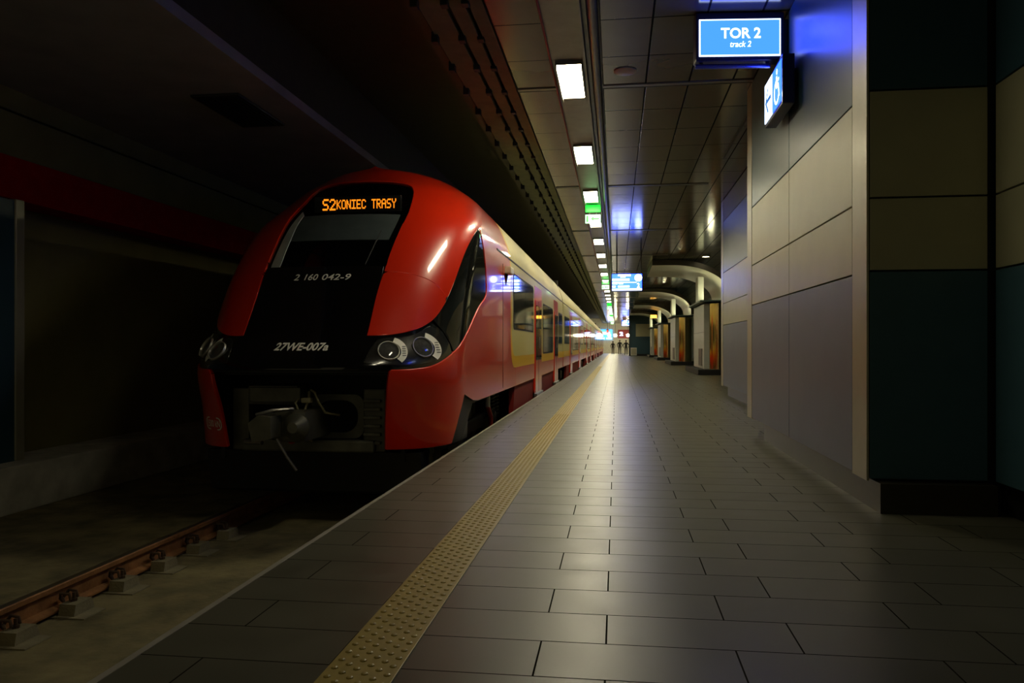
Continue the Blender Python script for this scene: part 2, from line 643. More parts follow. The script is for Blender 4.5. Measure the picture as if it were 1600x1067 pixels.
# toothed slats between the track and the platform ceiling
for i, (x0, x1, z) in enumerate(((-1.86, -1.60, 4.27), (-1.55, -1.40, 4.245), (-1.355, -1.215, 4.22))):
    S(MB().prism([(x0, z), (x1, z - .02), (x1, z + .015), (x0, z + .035)], YB, YE), 'ceiling_slat_%d' % (i + 1), M_slat)
hk = MB()
for x in (-1.86, -1.575, -1.378):
    y = YB
    while y < 70:
        hk.bbox(x - .035, x + .035, y, y + .10, 4.19, 4.30, .01)
        y += .85
S(hk, 'trim_4', M_black)
S(MB().box(-1.98, -1.2, YB, YE, 4.31, 4.36), 'ceiling_void', M_black)
S(MB().box(-1.2, -.71, YB, YE, 4.2, 4.3), 'ceiling_side', M_ceil_l)
S(MB().box(-.71, -.34, YB, YE, 4.2, 4.3), 'ceiling_channel', M_channel)
S(MB().box(-.34, -.16, YB, YE, 4.30, 4.36).box(-.35, -.33, YB, YE, 4.14, 4.30), 'trim_5', M_trim)
S(MB().tube([(-.23, YB, 4.23), (-.23, YE, 4.23)], .055, 12), 'trim_6', M_trim, True)
S(MB().box(-.16, 1.77, YB, YE, 4.2, 4.3), 'ceiling', M_ceil)
S(MB().box(1.76, 1.79, 9.3, 13.4, 4.185, 4.2), 'trim_7', M_dark)
S(MB().box(1.771, 7.0, 9.3, YE, 4.2, 4.3), 'ceiling_hall', M_ceil)
bm_ = MB()
for k in range(17):
    y = 9.56 + 5.98 * k
    bm_.box(-.16, 1.77, y - .05, y + .02, 4.188, 4.2)
    bm_.box(-1.2, -.72, y - .05, y + .02, 4.188, 4.2)
S(bm_, 'trim_8', M_trim)
gp = MB()
for k in range(17):
    y = 9.56 + 5.98 * k
    gp.box(-.16, 1.77, y + .021, y + .06, 4.188, 4.2)
    gp.box(-1.2, -.72, y + .021, y + .06, 4.188, 4.2)
S(gp, 'trim_9', M_black)
# thin red cable along the lamp channel
S(MB().tube([(-.715, YB, 4.185), (-.715, YE, 4.185)], .012, 8), 'trim_10', mat('red cable', (.32, .03, .02), .5))


def wall_panels(prefix, face, rows, cols, start, axis, depth=.05, back=.3, gap=.012):
    """A clad wall: each row of panels is its own structure mesh. axis 'x': panels lie in the plane X=face, cols along Y."""
    for i, (z0, z1, m) in enumerate(rows):
        b = MB()
        for a0, a1 in cols:
            if axis == 'x':
                b.bbox(face, face + depth, a0 + gap / 2, a1 - gap / 2, z0 + gap / 2, z1 - gap / 2, .003)
            else:
                b.bbox(a0 + gap / 2, a1 - gap / 2, face, face + depth, z0 + gap / 2, z1 - gap / 2, .003)
        S(b, '%s_%d' % (prefix, i + 1), m)


ROWS = [(.20, 1.54, M_bluegrey), (1.54, 2.01, M_beige), (2.01, 2.70, M_beige), (2.70, 4.19, M_navy)]
# block beside the camera
S(MB().box(1.66, 2.34, 5.36, 9.90, .19, 4.19), 'wall_right_core', M_black)
wall_panels('wall_right_panel', 1.60, ROWS, [(5.62, 7.60), (7.60, 9.62)], 0, 'x')
S(MB().bbox(1.597, 1.612, 5.30, 5.612, .19, 4.19, .003), 'trim_11', M_strip)
S(MB().bbox(1.597, 1.66, 9.63, 9.94, .19, 4.19, .004), 'trim_12', M_strip)
S(MB().box(1.65, 2.34, 5.20, 9.12, 0, .189), 'baseboard_right', M_plinth)
M_tealpanel = mat('teal wall panel', (.055, .125, .16), .36, 0, spec=.3, var=.05)
wall_panels('wall_front_panel', 5.30, [(.20, 1.54, M_tealpanel), (1.54, 2.01, M_beige), (2.01, 2.70, M_beige), (2.70, 4.19, M_navy)], [(1.612, 2.33)], 0, 'y')
# wall running back past the camera on the right
S(MB().box(2.42, 2.6, YB, 5.6, .19, 4.19).box(2.335, 2.42, 5.34, 5.6, 0, 4.19), 'wall_side_core', M_black)
wall_panels('wall_side_panel', 2.36, [(.20, 1.54, M_tealpanel), (1.54, 2.01, M_beige), (2.01, 2.70, M_beige), (2.70, 4.19, M_navy)], [(4.05, 5.28), (2.05, 4.05), (.05, 2.05), (-1.95, .05), (-3.95, -1.95)], 0, 'x')
S(MB().box(2.43, 2.55, YB, 5.5, 0, .189), 'baseboard_side', M_black)
S(MB().box(1.8, 2.6, YB, 9.3, 4.2, 4.3), 'ceiling_side_right', M_ceil)
# second block, set back
ROWS_B = [(.20, 1.50, M_bluegrey), (1.50, 1.96, M_beige), (1.96, 2.62, M_beige), (2.62, 3.72, M_navy), (3.72, 4.19, M_bluegrey)]
S(MB().box(2.34, 4.4, 9.95, 17.55, .19, 4.19), 'wall_far_core', M_black)
wall_panels('wall_far_panel', 2.28, ROWS_B, [(9.96, 13.6), (13.6, 17.3)], 0, 'x')
S(MB().bbox(2.276, 2.34, 17.31, 17.62, .19, 4.19, .004), 'trim_13', M_strip)
S(MB().box(2.36, 4.4, 9.95, 17.2, 0, .189), 'baseboard_far', M_plinth)
# hall behind the columns and the far end
S(MB().box(6.2, 6.4, 17.6, 82, 0, 4.2), 'wall_hall', M_teal)
S(MB().box(4.4, 6.4, 17.0, 17.5, 0, 4.2), 'wall_hall_near', M_black)
S(MB().box(1.36, 6.4, 82.0, 82.4, 0, 4.19), 'wall_hall_end', M_navy)
S(MB().bbox(2.0, 6.0, 81.95, 82.0, 2.0, 3.3, .01), 'wall_hall_band', M_beige)
S(MB().box(1.30, 1.36, 81.9, 82.4, 0, 4.19), 'trim_14', M_dark)
S(MB().box(1.36, 6.2, 81.9, 81.99, 0, .2), 'baseboard_hall', M_black)
S(MB().box(-7.6, 1.36, YE, YE + .2, -.95, 4.9).box(1.36, 7, YE, YE + .2, -.95, 4.9), 'wall_end', M_endwall)

# dark pier between the second block and the first column
S(MB().box(3.42, 4.2, 24.2, 25.2, 0, 4.19), 'wall_pier', M_dark)

# yellow tactile paving with real studs
tp = MB().bbox(-.94, -.70, YB, YE, 0, .006, .002)
seg = 8
y, row = 1.92, 0
while y < 40:
    for k in range(3):
        x = -.82 + (2 * k + row % 2 - 2.5) * .0375
        if y < 12:
            rings = ((.0125, .0), (.0105, .0032), (.0055, .0052))
            vv = [(x + r * math.cos(2 * math.pi * j / seg), y + r * math.sin(2 * math.pi * j / seg), .006 + h) for r, h in rings for j in range(seg)]
            ff = [(i * seg + j, i * seg + (j + 1) % seg, (i + 1) * seg + (j + 1) % seg, (i + 1) * seg + j) for i in range(2) for j in range(seg)] + [tuple(range(2 * seg, 3 * seg))]
        else:
            vv = [(x + .011, y, .006), (x, y + .011, .006), (x - .011, y, .006), (x, y - .011, .006), (x, y, .0112)]
            ff = [(0, 1, 4), (1, 2, 4), (2, 3, 4), (3, 0, 4)]
        tp.add(vv, ff)
    y += .034
    row += 1
o = tp.build('tactile_strip', M_tact)
tag(o, 'long yellow studded warning strip laid in the platform beside the track edge', 'tactile paving')

# ------------------------------------------------------------------ track
for x in (CX - .7525, CX + .7525):
    prof = [(-.07, 0), (.07, 0), (.07, .012), (.012, .03), (.009, .12), (.036, .135), (.036, .165), (.028, .172), (-.028, .172), (-.036, .165), (-.036, .135), (-.009, .12), (-.012, .03), (-.07, .012)]
    r = MB().prism([(x + p[0], RAIL - .172 + p[1]) for p in prof], YB, 104)
    ob = r.build('rail', [M_rail, M_railtop])
    for p in ob.data.polygons:
        if p.normal.z > .9 and p.center.z > RAIL - .02:
            p.material_index = 1
    if x < CX:
        tag(ob, 'rusty steel rail farther from the platform, running under the train', 'rail')
    else:
        tag(ob, 'rail nearer the platform, hidden low beside the platform wall', 'rail')


def fastening(x, y):
    t = thing('rail_fastening', (x, y, -.80), '', 'rail fastening', 'concrete pads with clips along the rail')
    s = 1
    MB().bbox(x - .10, x + .30, y - .13, y + .10, -.802, -.79, .004).build('base_plate', M_pad, t)
    MB().prism([(y - .10, -.79), (y - .085, -.715), (y + .085, -.715), (y + .11, -.79)], x + .085, x + .205, 'x').build('pad', M_pad, t)
    c = MB()
    for dy in (-.035, .035):
        c.tube([(x + .13, y + dy, -.70), (x + .12, y + dy, -.66), (x + .06, y + dy * 1.3, -.655), (x + .035, y + dy * .4, -.70), (x + .05, y, -.725)], .011, 8)
    c.build('clip', M_clip, t, True)
    MB().lathe([(.022, 0), (.022, .02), (.012, .02), (.012, .06), (0, .06)], Matrix.Translation((x + .13, y, -.715)), 8).build('bolt', M_clip, t)
    return t


ords = ['first', 'second', 'third', 'fourth', 'fifth', 'sixth']
f0 = fastening(CX - .7525, 4.47)
for k in range(6):
    f = f0 if k == 0 else copy_tree(f0)
    f.location = (CX - .7525, 4.47 + .535 * k, -.80)
    f['label'] = 'concrete rail pad with rusty clip, %s of the row counting away from the picture corner' % ords[k]

# ------------------------------------------------------------------ train
train = thing('commuter_train', (CX, 7.2, RAIL), 'red and cream electric train with black sloping nose standing at the platform', 'train')

A = [(.252, 1.169), (.245, 1.57), (.259, 1.879), (.272, 2.126), (.291, 2.375), (.318, 2.637), (.334, 2.896), (.333, 2.981), (.307, 3.066), (.2, 3.11), (0, 3.125)]
B = [(.252, 1.169), (.33, 1.172), (.419, 1.196), (.513, 1.245), (.588, 1.322), (.64, 1.42), (.69, 1.577), (.738, 1.802), (.78, 2.071), (.825, 2.293), (.915, 2.545)]
C = [(.945, 2.56), (1.02, 2.43), (1.10, 2.24), (1.175, 2.04), (1.235, 1.787), (1.22, 1.68), (1.133, 1.54), (1.014, 1.262), (.94, 1.103), (.835, .978), (.693, .872), (.546, .834), (.41, .829)]
SEAM = [(.254, 1.85), (.398, 1.825), (.563, 1.735), (.690, 1.577)]
D = [(1.21, 1.66), (1.16, 1.3), (1.10, .909), (1.02, .7), (1.0, .515), (.90, .258), (.81, .021)]
E_ = [(.41, .829), (.381, .43), (.356, .03)]

A = [(a * .965, b) for a, b in A]
B[0] = A[0]
SEAM[0] = (.247, 1.85)
E_[1:] = [(a * .97, b) for a, b in E_[1:]]
cA, cB, cC, cS, cD = curve(A), curve(B), curve(C), curve(SEAM), curve(D)
G = .004


def cut(c, z0, z1):
    return [p for p in c if z0 - 1e-6 <= p[1] <= z1 + 1e-6]


# red shell: arch over the windscreen, and a lower fender each side
kA = [p for p in cA if p[1] > 1.86]
kB = [p for p in cB if p[1] > 1.60]
right = [(.249, 1.862)] + kA[:-1]
outer = [(.686, 1.592)] + kB + [(.955, 2.62), (.985, 2.85), (1.0, 3.1), (1.02, 3.3), (1.03, 3.3995)]
seam_up = [(a, b + .009) for a, b in cS]
poly = outer + [(-a, b) for a, b in outer[::-1]]
poly += [(-a, b) for a, b in seam_up[::-1][1:-1]]
poly += [(-a, b) for a, b in right] + [(0, 3.125)] + right[::-1] + seam_up[1:-1]
Patch().panel(poly, nose, 0, rim=.035, soft=.014).build('front_shell', M_red, train)
for s in (1, -1):
    p = [q for q in cA if q[1] < 1.85] + cS[1:-1] + [q for q in cB[::-1] if q[1] < 1.577]
    pp = Patch().panel(p if s > 0 else mirror(p), nose, 0, rim=.035, soft=.010)
    pp.build('front_fender', M_red, train)
    # bumper panel under the lamps
    c2 = [q for q in cC if q[1] <= 1.66]
    p = [(a, b - .012) for a, b in c2] + curve(E_ if s > 0 else [(a * .955, b) for a, b in E_])[1:] + [(.5, .02), (.65, .02)] + cD[::-1]
    bp_ = Patch().panel(p if s > 0 else mirror(p), nose, .008, rim=.04, soft=.02).build('bumper_panel', M_red, train)
    if s < 0:
        left_bumper = bp_
    # red cab flank up to the yellow outline
    hood_edge = [(.93, 2.572), (.962, 2.62), (.992, 2.85), (1.008, 3.1), (1.027, 3.3), (1.037, 3.3995)]
    yel = [(12.23, 3.3995), (12.27, 3.2), (12.35, 2.95), (12.44, 2.7), (12.57, 2.4), (12.6, 2.0), (12.61, 1.4), (12.63, 1.1), (12.68, .93), (12.80, .78), (12.97, .70), (13.18, .68)]
    edge = [(q_at_y(a, b), b) for a, b in curve(yel, 3)] + [(q_at_y(13.18, .38), .38)]
    bottom = [(q_at_y(11.2, .38), .38), (q_at_y(9.6, .385), .385), (1.14, .41)]
    up = [(1.012, .515), (1.032, .7), (1.112, .909), (1.172, 1.3), (1.222, 1.66)]
    back = [q for q in cC if q[1] > 1.70][::-1]
    back = [(a + .008, b) for a, b in back]
    p = hood_edge + edge + bottom + up + back
    Patch().panel(p if s > 0 else mirror(p), nose, 0).build('cab_flank', M_red, train)
    # dark cab side window sweeping up from the lamps
    wb = [q for q in cB if q[1] > 1.33]
    wc = [q for q in cC if q[1] > .985]
    p = [(a - .0 + .006, b - .004) for a, b in wb] + [(a - .008, b) for a, b in wc] + [(.80, 1.08), (.70, 1.22)]
    Patch().panel(p if s > 0 else mirror(p), nose, -.006).build('side_window', M_sideglass, train)
# lower black mask with the lamps' band
lb = [(a, b - .006) for a, b in cB if b <= 1.33 + .002]
lc = [(a, b + .004) for a, b in cC if b <= .985]
r_ = [(.238, 1.915), (.238, 1.87), (.230, 1.57), (.238, 1.164)] + lb[1:] + [(.692, 1.215), (.792, 1.075)] + lc
poly = r_ + [(-a, b) for a, b in r_[::-1]]
mask = Patch().panel(poly, nose, -.008).build('front_mask', M_mask, train)
# windscreen
r_ = [(.238, 1.925)] + [(a - .008, b) for a, b in cA if b > 1.93 and a > .01]
r_ = [(a, min(b, 3.105)) for a, b in r_]
poly = r_ + [(0, 3.112)] + [(-a, b) for a, b in r_[::-1]]
screen = Patch().panel(poly, nose, -.010).build('windscreen', M_screen, train)
# black inner frame behind the panels
fr = Patch()
Q1 = 1.32
fr.panel([(-Q1, .80), (Q1, .80), (Q1, 1.88), (-Q1, 1.88)], nose, -.035, rim=0)
for s in (1, -1):
    p = [(.33, 1.88), (Q1, 1.88), (Q1, 2.7), (1.05, 3.10), (.40, 3.10), (.40, 2.7)]
    fr.panel(p if s > 0 else mirror(p), nose, -.035, rim=0)
    p = [(.375, .0), (1.0, .0), (1.2, .42), (1.25, .80), (.425, .80)]
    fr.panel(p if s > 0 else mirror(p), nose, -.035, rim=0)
fr.build('nose_frame', M_black, train)

# cab interior seen through the glass
cab = MB().box(CX - 1.2, CX + 1.2, 11.3, 11.36, .4, 3.0).box(CX - 1.2, CX + 1.2, 8.6, 11.3, 1.0, 1.06)
cab.build('cab_interior', M_cab, train)
dk = MB().bbox(CX - .62, CX + .62, 8.30, 8.9, 1.3, 1.78, .04).bbox(CX - .2, CX + .35, 8.6, 8.85, 1.78, 1.95, .02)
dk.build('control_desk', M_cab, train)
Patch().panel([(-.215, 2.30), (.225, 2.30), (.255, 2.66), (-.245, 2.66)], nose, -.07, rim=.01).build('sun_blind', M_visor, train)
Patch().panel([(-.240, 1.95), (-.185, 1.95), (-.205, 2.3), (-.245, 2.66), (-.285, 2.72), (-.258, 2.3)], nose, -.05, rim=.01).build('cab_pillar', M_pillar, train)
# wiper
wp = MB().tube([on_nose(.46, 1.93, .0), on_nose(.485, 2.05, .02), on_nose(.50, 2.20, .02)], .006, 8)
wp.tube([on_nose(.47, 1.98, .008), on_nose(.515, 2.34, .008)], .005, 6)
wp.build('wiper', M_rubber, screen, True)

# destination display: dot-matrix letters
FONT = {'K': ['10001', '10010', '10100', '11000', '10100', '10010', '10001'], 'O': ['01110', '10001', '10001', '10001', '10001', '10001', '01110'],
        'N': ['10001', '11001', '11001', '10101', '10011', '10011', '10001'], 'I': ['11111', '00100', '00100', '00100', '00100', '00100', '11111'],
        'E': ['11111', '10000', '10000', '11110', '10000', '10000', '11111'], 'C': ['01110', '10001', '10000', '10000', '10000', '10001', '01110'],
        'T': ['11111', '00100', '00100', '00100', '00100', '00100', '00100'], 'R': ['11110', '10001', '10001', '11110', '10100', '10010', '10001'],
        'A': ['01110', '10001', '10001', '11111', '10001', '10001', '10001'], 'S': ['01111', '10000', '10000', '01110', '00001', '00001', '11110'],
        'Y': ['10001', '10001', '01010', '00100', '00100', '00100', '00100'], '2': ['01110', '10001', '00001', '00010', '00100', '01000', '11111'], ' ': ['00000'] * 7}
LEDY = 9.13
dsp = MB().bbox(CX - .52, CX + .56, LEDY, LEDY + .05, 2.67, 2.865, .006).build('destination_display', M_black, train)
led = MB()


def dots(txt, u0, cell, z0, h, fat):
    for i, ch in enumerate(txt):
        rows = FONT[ch]
        dx, dz = cell / 5.9, h / 7
        for r in range(7):
            for c in range(5):
                if rows[r][c] == '1':
                    uu, zz = u0 + i * cell + (c + .5) * dx, z0 + (6 - r + .5) * dz
                    w_, h_ = dx * fat / 2, dz * fat / 2
                    pts = [(CX + uu + a, LEDY - .004, zz + b) for a, b in ((-w_, -h_), (w_, -h_), (w_, h_), (-w_, h_))]
                    led.add(pts, [(0, 1, 2, 3)])


dots('S2', -.415, .088, 2.700, .136, 1.12)
led.build('line_number', M_orange, dsp)
led = MB()
dots('KONIEC', -.238, .0625, 2.712, .112, 1.08)
led.build('destination_word', M_orange, dsp)
led = MB()
dots('TRASY', -.238 + 7 * .0625, .0625, 2.712, .112, 1.08)
led.build('destination_word', M_orange, dsp)


def letter_on_nose(txt, u0, u1, z0, z1, name, parent, shear=.0, bold=0.0, extra=None, off=.002, fnoff=-.008):
    v, f = text_mesh(txt, 1, shear, bold)
    b = MB()
    b.add([on_nose(u0 + (u1 - u0) * x, z0 + (z1 - z0) * y_, fnoff + off) for x, y_ in v], f)
    if extra:
        extra(b)
    return b.build(name, M_mark, parent)


letter_on_nose('27WE-007a', -.222, .328, 1.015, 1.095, 'class_number', mask, .12, .03)
for txt, a, b in (('2', 0, .09), ('160', .19, .425), ('042-9', .50, 1)):
    letter_on_nose(txt, -.275 + .62 * a, -.275 + .62 * b, 1.755, 1.825, 'fleet_number', mask, .12, .012)


def ringmark(b):
    pts = rrect(-1.115, -.845, .195, .330, .06, 6)
    inn = rrect(-1.103, -.857, .208, .317, .05, 6)
    n = len(pts)
    b.add([on_nose(a, c, .009) for a, c in pts] + [on_nose(a, c, .009) for a, c in inn], [(i, (i + 1) % n, n + (i + 1) % n, n + i) for i in range(n)])


letter_on_nose('1500 kN', -1.085, -.872, .226, .300, 'load_mark', left_bumper, 0, .012, ringmark, .009, 0)

# headlights
for s in (1, -1):
    p = [(.272, .90), (.40, .875), (.55, .872), (.68, .905), (.765, 1.0), (.755, 1.08), (.66, 1.20), (.588, 1.265), (.513, 1.19), (.42, 1.145), (.30, 1.12)]
    p = curve(p + [p[0]], 3)[:-1]
    hl = Patch().panel(p if s > 0 else mirror(p), nose, -.003).build('headlight', M_lampbed, train)
    for u, z, R in ((.895, 1.003, .112), (1.165, 1.04, .118)):
        u *= s
        q = q_at_u(u, z)
        n = normal_of(nose, q, z, Vector((CX, 10.5, 1.4)))
        n = (n + Vector((0, -.25, 0))).normalized()
        Mx = Matrix.Translation(nose(q, z) + n * .002) @ n.to_track_quat('Z', 'Y').to_matrix().to_4x4()
        MB().lathe([(R * .86, .0), (R * .90, .022), (R * .97, .022), (R, .0)], Mx, 28).build('lamp_ring', M_chrome, hl, True)
        MB().lathe([(R * .86, .008), (R * .55, .016), (R * .25, .020), (0, .021)], Mx, 24).build('lens', M_lens, hl, True)
        # slotted reflector on the outer side of each lamp
        big = R > .09
        fan = MB()
        R1 = R * (1.55 if big else 1.38)
        pts = []
        for k in range(13):
            a = math.radians(-58 + 116 * k / 12) if not big else math.radians(-50 + 120 * k / 12)
            pts.append((math.cos(a) * s, math.sin(a)))
        upv = Vector((0, 0, 1)) - n * n.z
        upv.normalize()
        right_v = upv.cross(n)
        if right_v.x < 0:
            right_v = -right_v
        base = nose(q, z)
        
        def on(a, b, off):
            p_ = base + right_v * a + upv * b
            lim = W(p_.z) * .985
            return on_nose(max(-lim, min(lim, p_.x - CX)), p_.z, off)
        vs_ = [on(a * R * 1.03, b * R * 1.03, .004) for a, b in pts] + [on(a * R1, b * R1, .004) for a, b in pts]
        m_ = len(pts)
        fan.add(vs_, [(i, i + 1, m_ + i + 1, m_ + i) for i in range(m_ - 1)])
        fan.build('reflector', M_reflector if big else M_fan, hl, True)
        sl = MB()
        for k in range(5):
            zz = (-.48 + .24 * k) * R
            a0, a1 = R * 1.10, R * 1.40
            c = [on(s * a, zz + d, .007) for a, d in ((a0, -.004), (a1, -.004), (a1, .004), (a0, .004))]
            sl.add(c, [(0, 1, 2, 3)])
        sl.build('reflector_slot', M_black, hl)

# recess with coupler between the bumper panels
rc = MB().box(CX - .95, CX + .95, 8.25, 8.3, -.12, .80).box(CX - .95, CX + .95, 7.55, 8.3, .76, .80)
rc.box(CX - .99, CX - .95, 7.75, 8.3, -.12, .80).box(CX + .95, CX + .99, 7.75, 8.3, -.12, .80)
rc.build('coupler_recess', M_black, train)
pl = MB()
prof = rrect(CX + .06, CX + .50, .17, .50, .15, 6)
pl.bbox(CX - .70, CX + .70, 7.62, 7.78, -.02, .10, .02)
pl.bbox(CX + .57, CX + .80, 7.70, 7.80, -.02, .62, .015)
for k in range(6):
    pl.bbox(CX + .58, CX + .76, 7.655, 7.71, .06 + k * .085, .09 + k * .085, .006)
pl.bbox(CX - .84, CX - .66, 7.70, 7.80, -.02, .62, .015)
pl.build('bumper_beam', M_cast, train)
po = MB()
n = len(prof)
outp = rrect(CX + .0, CX + .56, .11, .56, .10, 6)
po.add([(a, 7.74, b) for a, b in outp] + [(a, 7.74, b) for a, b in prof] + [(a, 7.85, b) for a, b in prof],
       [(i, (i + 1) % n, n + (i + 1) % n, n + i) for i in range(n)] + [(n + i, n + (i + 1) % n, 2 * n + (i + 1) % n, 2 * n + i) for i in range(n)])
po.build('coupler_port', M_cast, train)
cp = MB().bbox(CX - .55, CX - .03, 7.45, 7.9, .47, .66, .02).build('coupler', M_cast, train)
MB().bbox(CX - .50, CX + .03, 7.38, 7.46, .50, .645, .01).build('cover_plate', M_cast, cp)
DX = CX + .30
hd = MB().bbox(DX - .42, DX - .10, 7.10, 7.8, .14, .44, .04)
hd.lathe([(.13, 0), (.13, .03), (.05, .12), (0, .12)], Matrix.Translation((DX - .18, 7.10, .29)) @ Matrix.Rotation(math.pi / 2, 4, 'X'), 18)
hd.prism([(DX - .52, .16), (DX - .34, .20), (DX - .34, .40), (DX - .46, .42), (DX - .56, .34)], 6.86, 7.14)
hd.build('coupler_head', M_cast, cp, True)
MB().tube([(DX - .50, 6.90, .415), (DX - .36, 6.94, .455), (DX - .22, 7.1, .46)], .018, 8).build('coupler_horn', M_steel, cp, True)
MB().tube([(DX - .34, 7.0, .18), (DX - .22, 6.96, .02), (DX - .12, 6.94, -.10)], .014, 8).build('release_handle', M_steel, cp, True)
MB().tube([(DX - .78, 7.25, .12), (DX - .58, 7.2, .12)], .022, 8).build('side_pin', M_steel, cp, True)
hs = MB()
HX = CX + .10
hs.tube([(HX, 7.44, .60), (HX + .03, 7.36, .55), (HX + .01, 7.30, .42), (HX - .03, 7.28, .28), (HX - .01, 7.34, .16), (HX + .04, 7.42, .12)], .014, 8)
hs.tube([(HX - .07, 7.44, .57), (HX - .10, 7.34, .50), (HX - .02, 7.28, .36), (HX + .03, 7.30, .24), (HX - .04, 7.40, .14)], .011, 8)
hs.tube([(HX + .02, 7.44, .62), (HX + .09, 7.36, .60), (HX + .13, 7.34, .52), (HX + .17, 7.42, .40), (HX + .25, 7.60, .36)], .012, 8)
hs.bbox(HX - .03, HX + .06, 7.30, 7.40, .50, .55, .01)
hs.build('brake_hose', mat('pale grimy hose', (.30, .27, .16), .5), cp, True)
MB().lathe([(.022, 0), (.03, .02), (.03, .05), (0, .06)], Matrix.Translation((CX - .02, 7.33, .13)) @ Matrix.Rotation(math.pi / 2, 4, 'X'), 10).build('air_cock', mat('red valve', (.4, .02, .02), .4), cp, True)
pw = MB().prism([(7.75, -.03), (7.85, -.45), (8.0, -.50), (8.15, -.03)], CX - 1.15, CX + 1.15, 'x')
pw.build('plough', M_black, train)

# side camera pod by the yellow outline
pod = MB().bbox(-1.73, -1.60, 11.9, 12.25, 2.17, 2.28, .02).build('side_camera', mat('camera pod', (.75, .68, .48), .4), train)
MB().tube([(-1.68, 12.05, 2.18), (-1.715, 12.05, 2.0)], .02, 8).build('camera_bracket', M_dark, pod, True)

# carriages: cream body with yellow band and red lower band
RTOP = [z for z in ZROWS if z > .3]
JOINTS = [25.2, 41.2, 57.2, 73.2, 89.2, 105.0]


def carriage(y0, y1, lead):
    cream, yellow, lower, roof = Patch(), Patch(), Patch(), Patch()
    for s in (1, -1):
        fn = flank(s)
        kw = dict(da=2.0, rim=.012, zrows=RTOP, centre=Vector((CX, (y0 + y1) / 2, 1.4)))
        if lead:
            yo = curve([(12.24, 3.3995), (12.28, 3.2), (12.36, 2.95), (12.45, 2.7), (12.58, 2.4), (12.61, 2.0), (12.62, 1.4), (12.64, 1.1), (12.69, .93), (12.81, .785), (12.98, .705), (13.2, .69)], 3)
            yi = curve([(12.46, 3.3995), (12.50, 3.2), (12.58, 2.95), (12.655, 2.7), (12.72, 2.4), (12.745, 2.0), (12.75, 1.4), (12.77, 1.2), (12.83, 1.05), (12.95, .93), (13.1, .89), (13.3, .885)], 3)
            yl = [q for q in yi if q[1] <= 2.45]
            yu = [q for q in yi if q[1] > 2.45]
            cream.panel([(12.71, 2.45)] + yl + [(y1, .885), (y1, 2.45)], fn, **kw)
            roof.panel(yu + [(12.71, 2.455), (y1, 2.455), (y1, 3.3995)], fn, **kw)
            yellow.panel(yo + [(y1, .69), (y1, .88)] + yi[::-1], fn, **kw)
            lower.panel([(13.2, .38), (y1, .38), (y1, .685), (13.2, .685)], fn, **kw)
        else:
            cream.panel([(y0, .885), (y1, .885), (y1, 2.45), (y0, 2.45)], fn, **kw)
            roof.panel([(y0, 2.455), (y1, 2.455), (y1, 3.3995), (y0, 3.3995)], fn, **kw)
            yellow.panel([(y0, .69), (y1, .69), (y1, .88), (y0, .88)], fn, **kw)
            lower.panel([(y0, .38), (y1, .38), (y1, .685), (y0, .685)], fn, **kw)
    b = cream.build('carriage_body', M_cream, train)
    roof.build('roof', M_roof, b)
    yellow.build('yellow_band', M_yellow, b)
    lower.build('red_band', M_red, b)
    # roof seam and end walls
    if lead:
        MB().box(CX + 1.405, CX + 1.4235, 11.72, 11.735, .42, 2.30).build('panel_seam', M_dark, train)
    sm = MB()
    for s in (1, -1):
        sm.box(CX + s * (W(2.46) + .002) - .006, CX + s * (W(2.46) + .002) + .006, (11.2 if lead else y0), y1, 2.445, 2.47)
    sm.build('roof_seam', M_dark, b)
    zs = [.38, 1.2, 2.3, 2.55, 2.8, 3.02, 3.2, 3.3, 3.38]
    pr = [(CX + W(z) * .99, z) for z in zs] + [(CX - W(z) * .99, z) for z in zs[::-1]]
    MB().prism(pr, y1 - .03, y1 - .01).build('end_wall', M_dark, b)
    if not lead:
        MB().prism(pr, y0 + .01, y0 + .03).build('end_wall', M_dark, b)
    fl = MB().box(CX - 1.38, CX + 1.38, (9.3 if lead else y0) + .05, y1 - .05, .36, .42)
    fl.build('underframe', M_black, b)


def pane(y0, y1, z0, z1, div=None):
    x = CX + 1.42
    w = MB().prism(rrect(y0 - .03, y1 + .03, z0 - .03, z1 + .03, .10), x - .01, x + .004, 'x').build('window', M_rubber, train)
    g = MB()
    cuts = [y0] + (div or []) + [y1]
    for a, b in zip(cuts[:-1], cuts[1:]):
        g.prism(rrect(a + .01, b - .01, z0, z1, .07), x - .005, x + .008, 'x')
    g.build('window_glass', M_carglass, w)


def door(y0, y1):
    x = CX + 1.42
    z0, z1 = .05, 2.32
    d = MB()
    d.prism(rrect(y0, y1, z0, z1, .06), x - .02, x + .003, 'x')
    dd = d.build('door', M_red, train)
    m = (y0 + y1) / 2
    for a, b in ((y0 + .11, m - .02), (m + .02, y1 - .11)):
        lf = MB().prism(rrect(a, b, z0 + .02, z1 - .30, .05), x - .005, x + .014, 'x').build('door_leaf', M_red, dd)
    g = MB()
    for a, b in ((y0 + .19, m - .06), (m + .06, y1 - .19)):
        g.prism(rrect(a, b, .75, z1 - .40, .06), x, x + .019, 'x')
    g.build('door_glass', M_carglass, dd)
    MB().box(x, x + .016, m - .02, m + .02, z0 + .02, z1 - .3).build('door_seal', M_rubber, dd)
    MB().bbox(x + .004, x + .03, m + .10, m + .14, 1.0, 1.25, .006).build('door_handle', M_steel, dd)
    MB().bbox(x - .03, x + .05, y0 + .1, y1 - .1, -.02, .05, .012).build('door_step', M_steel, dd)


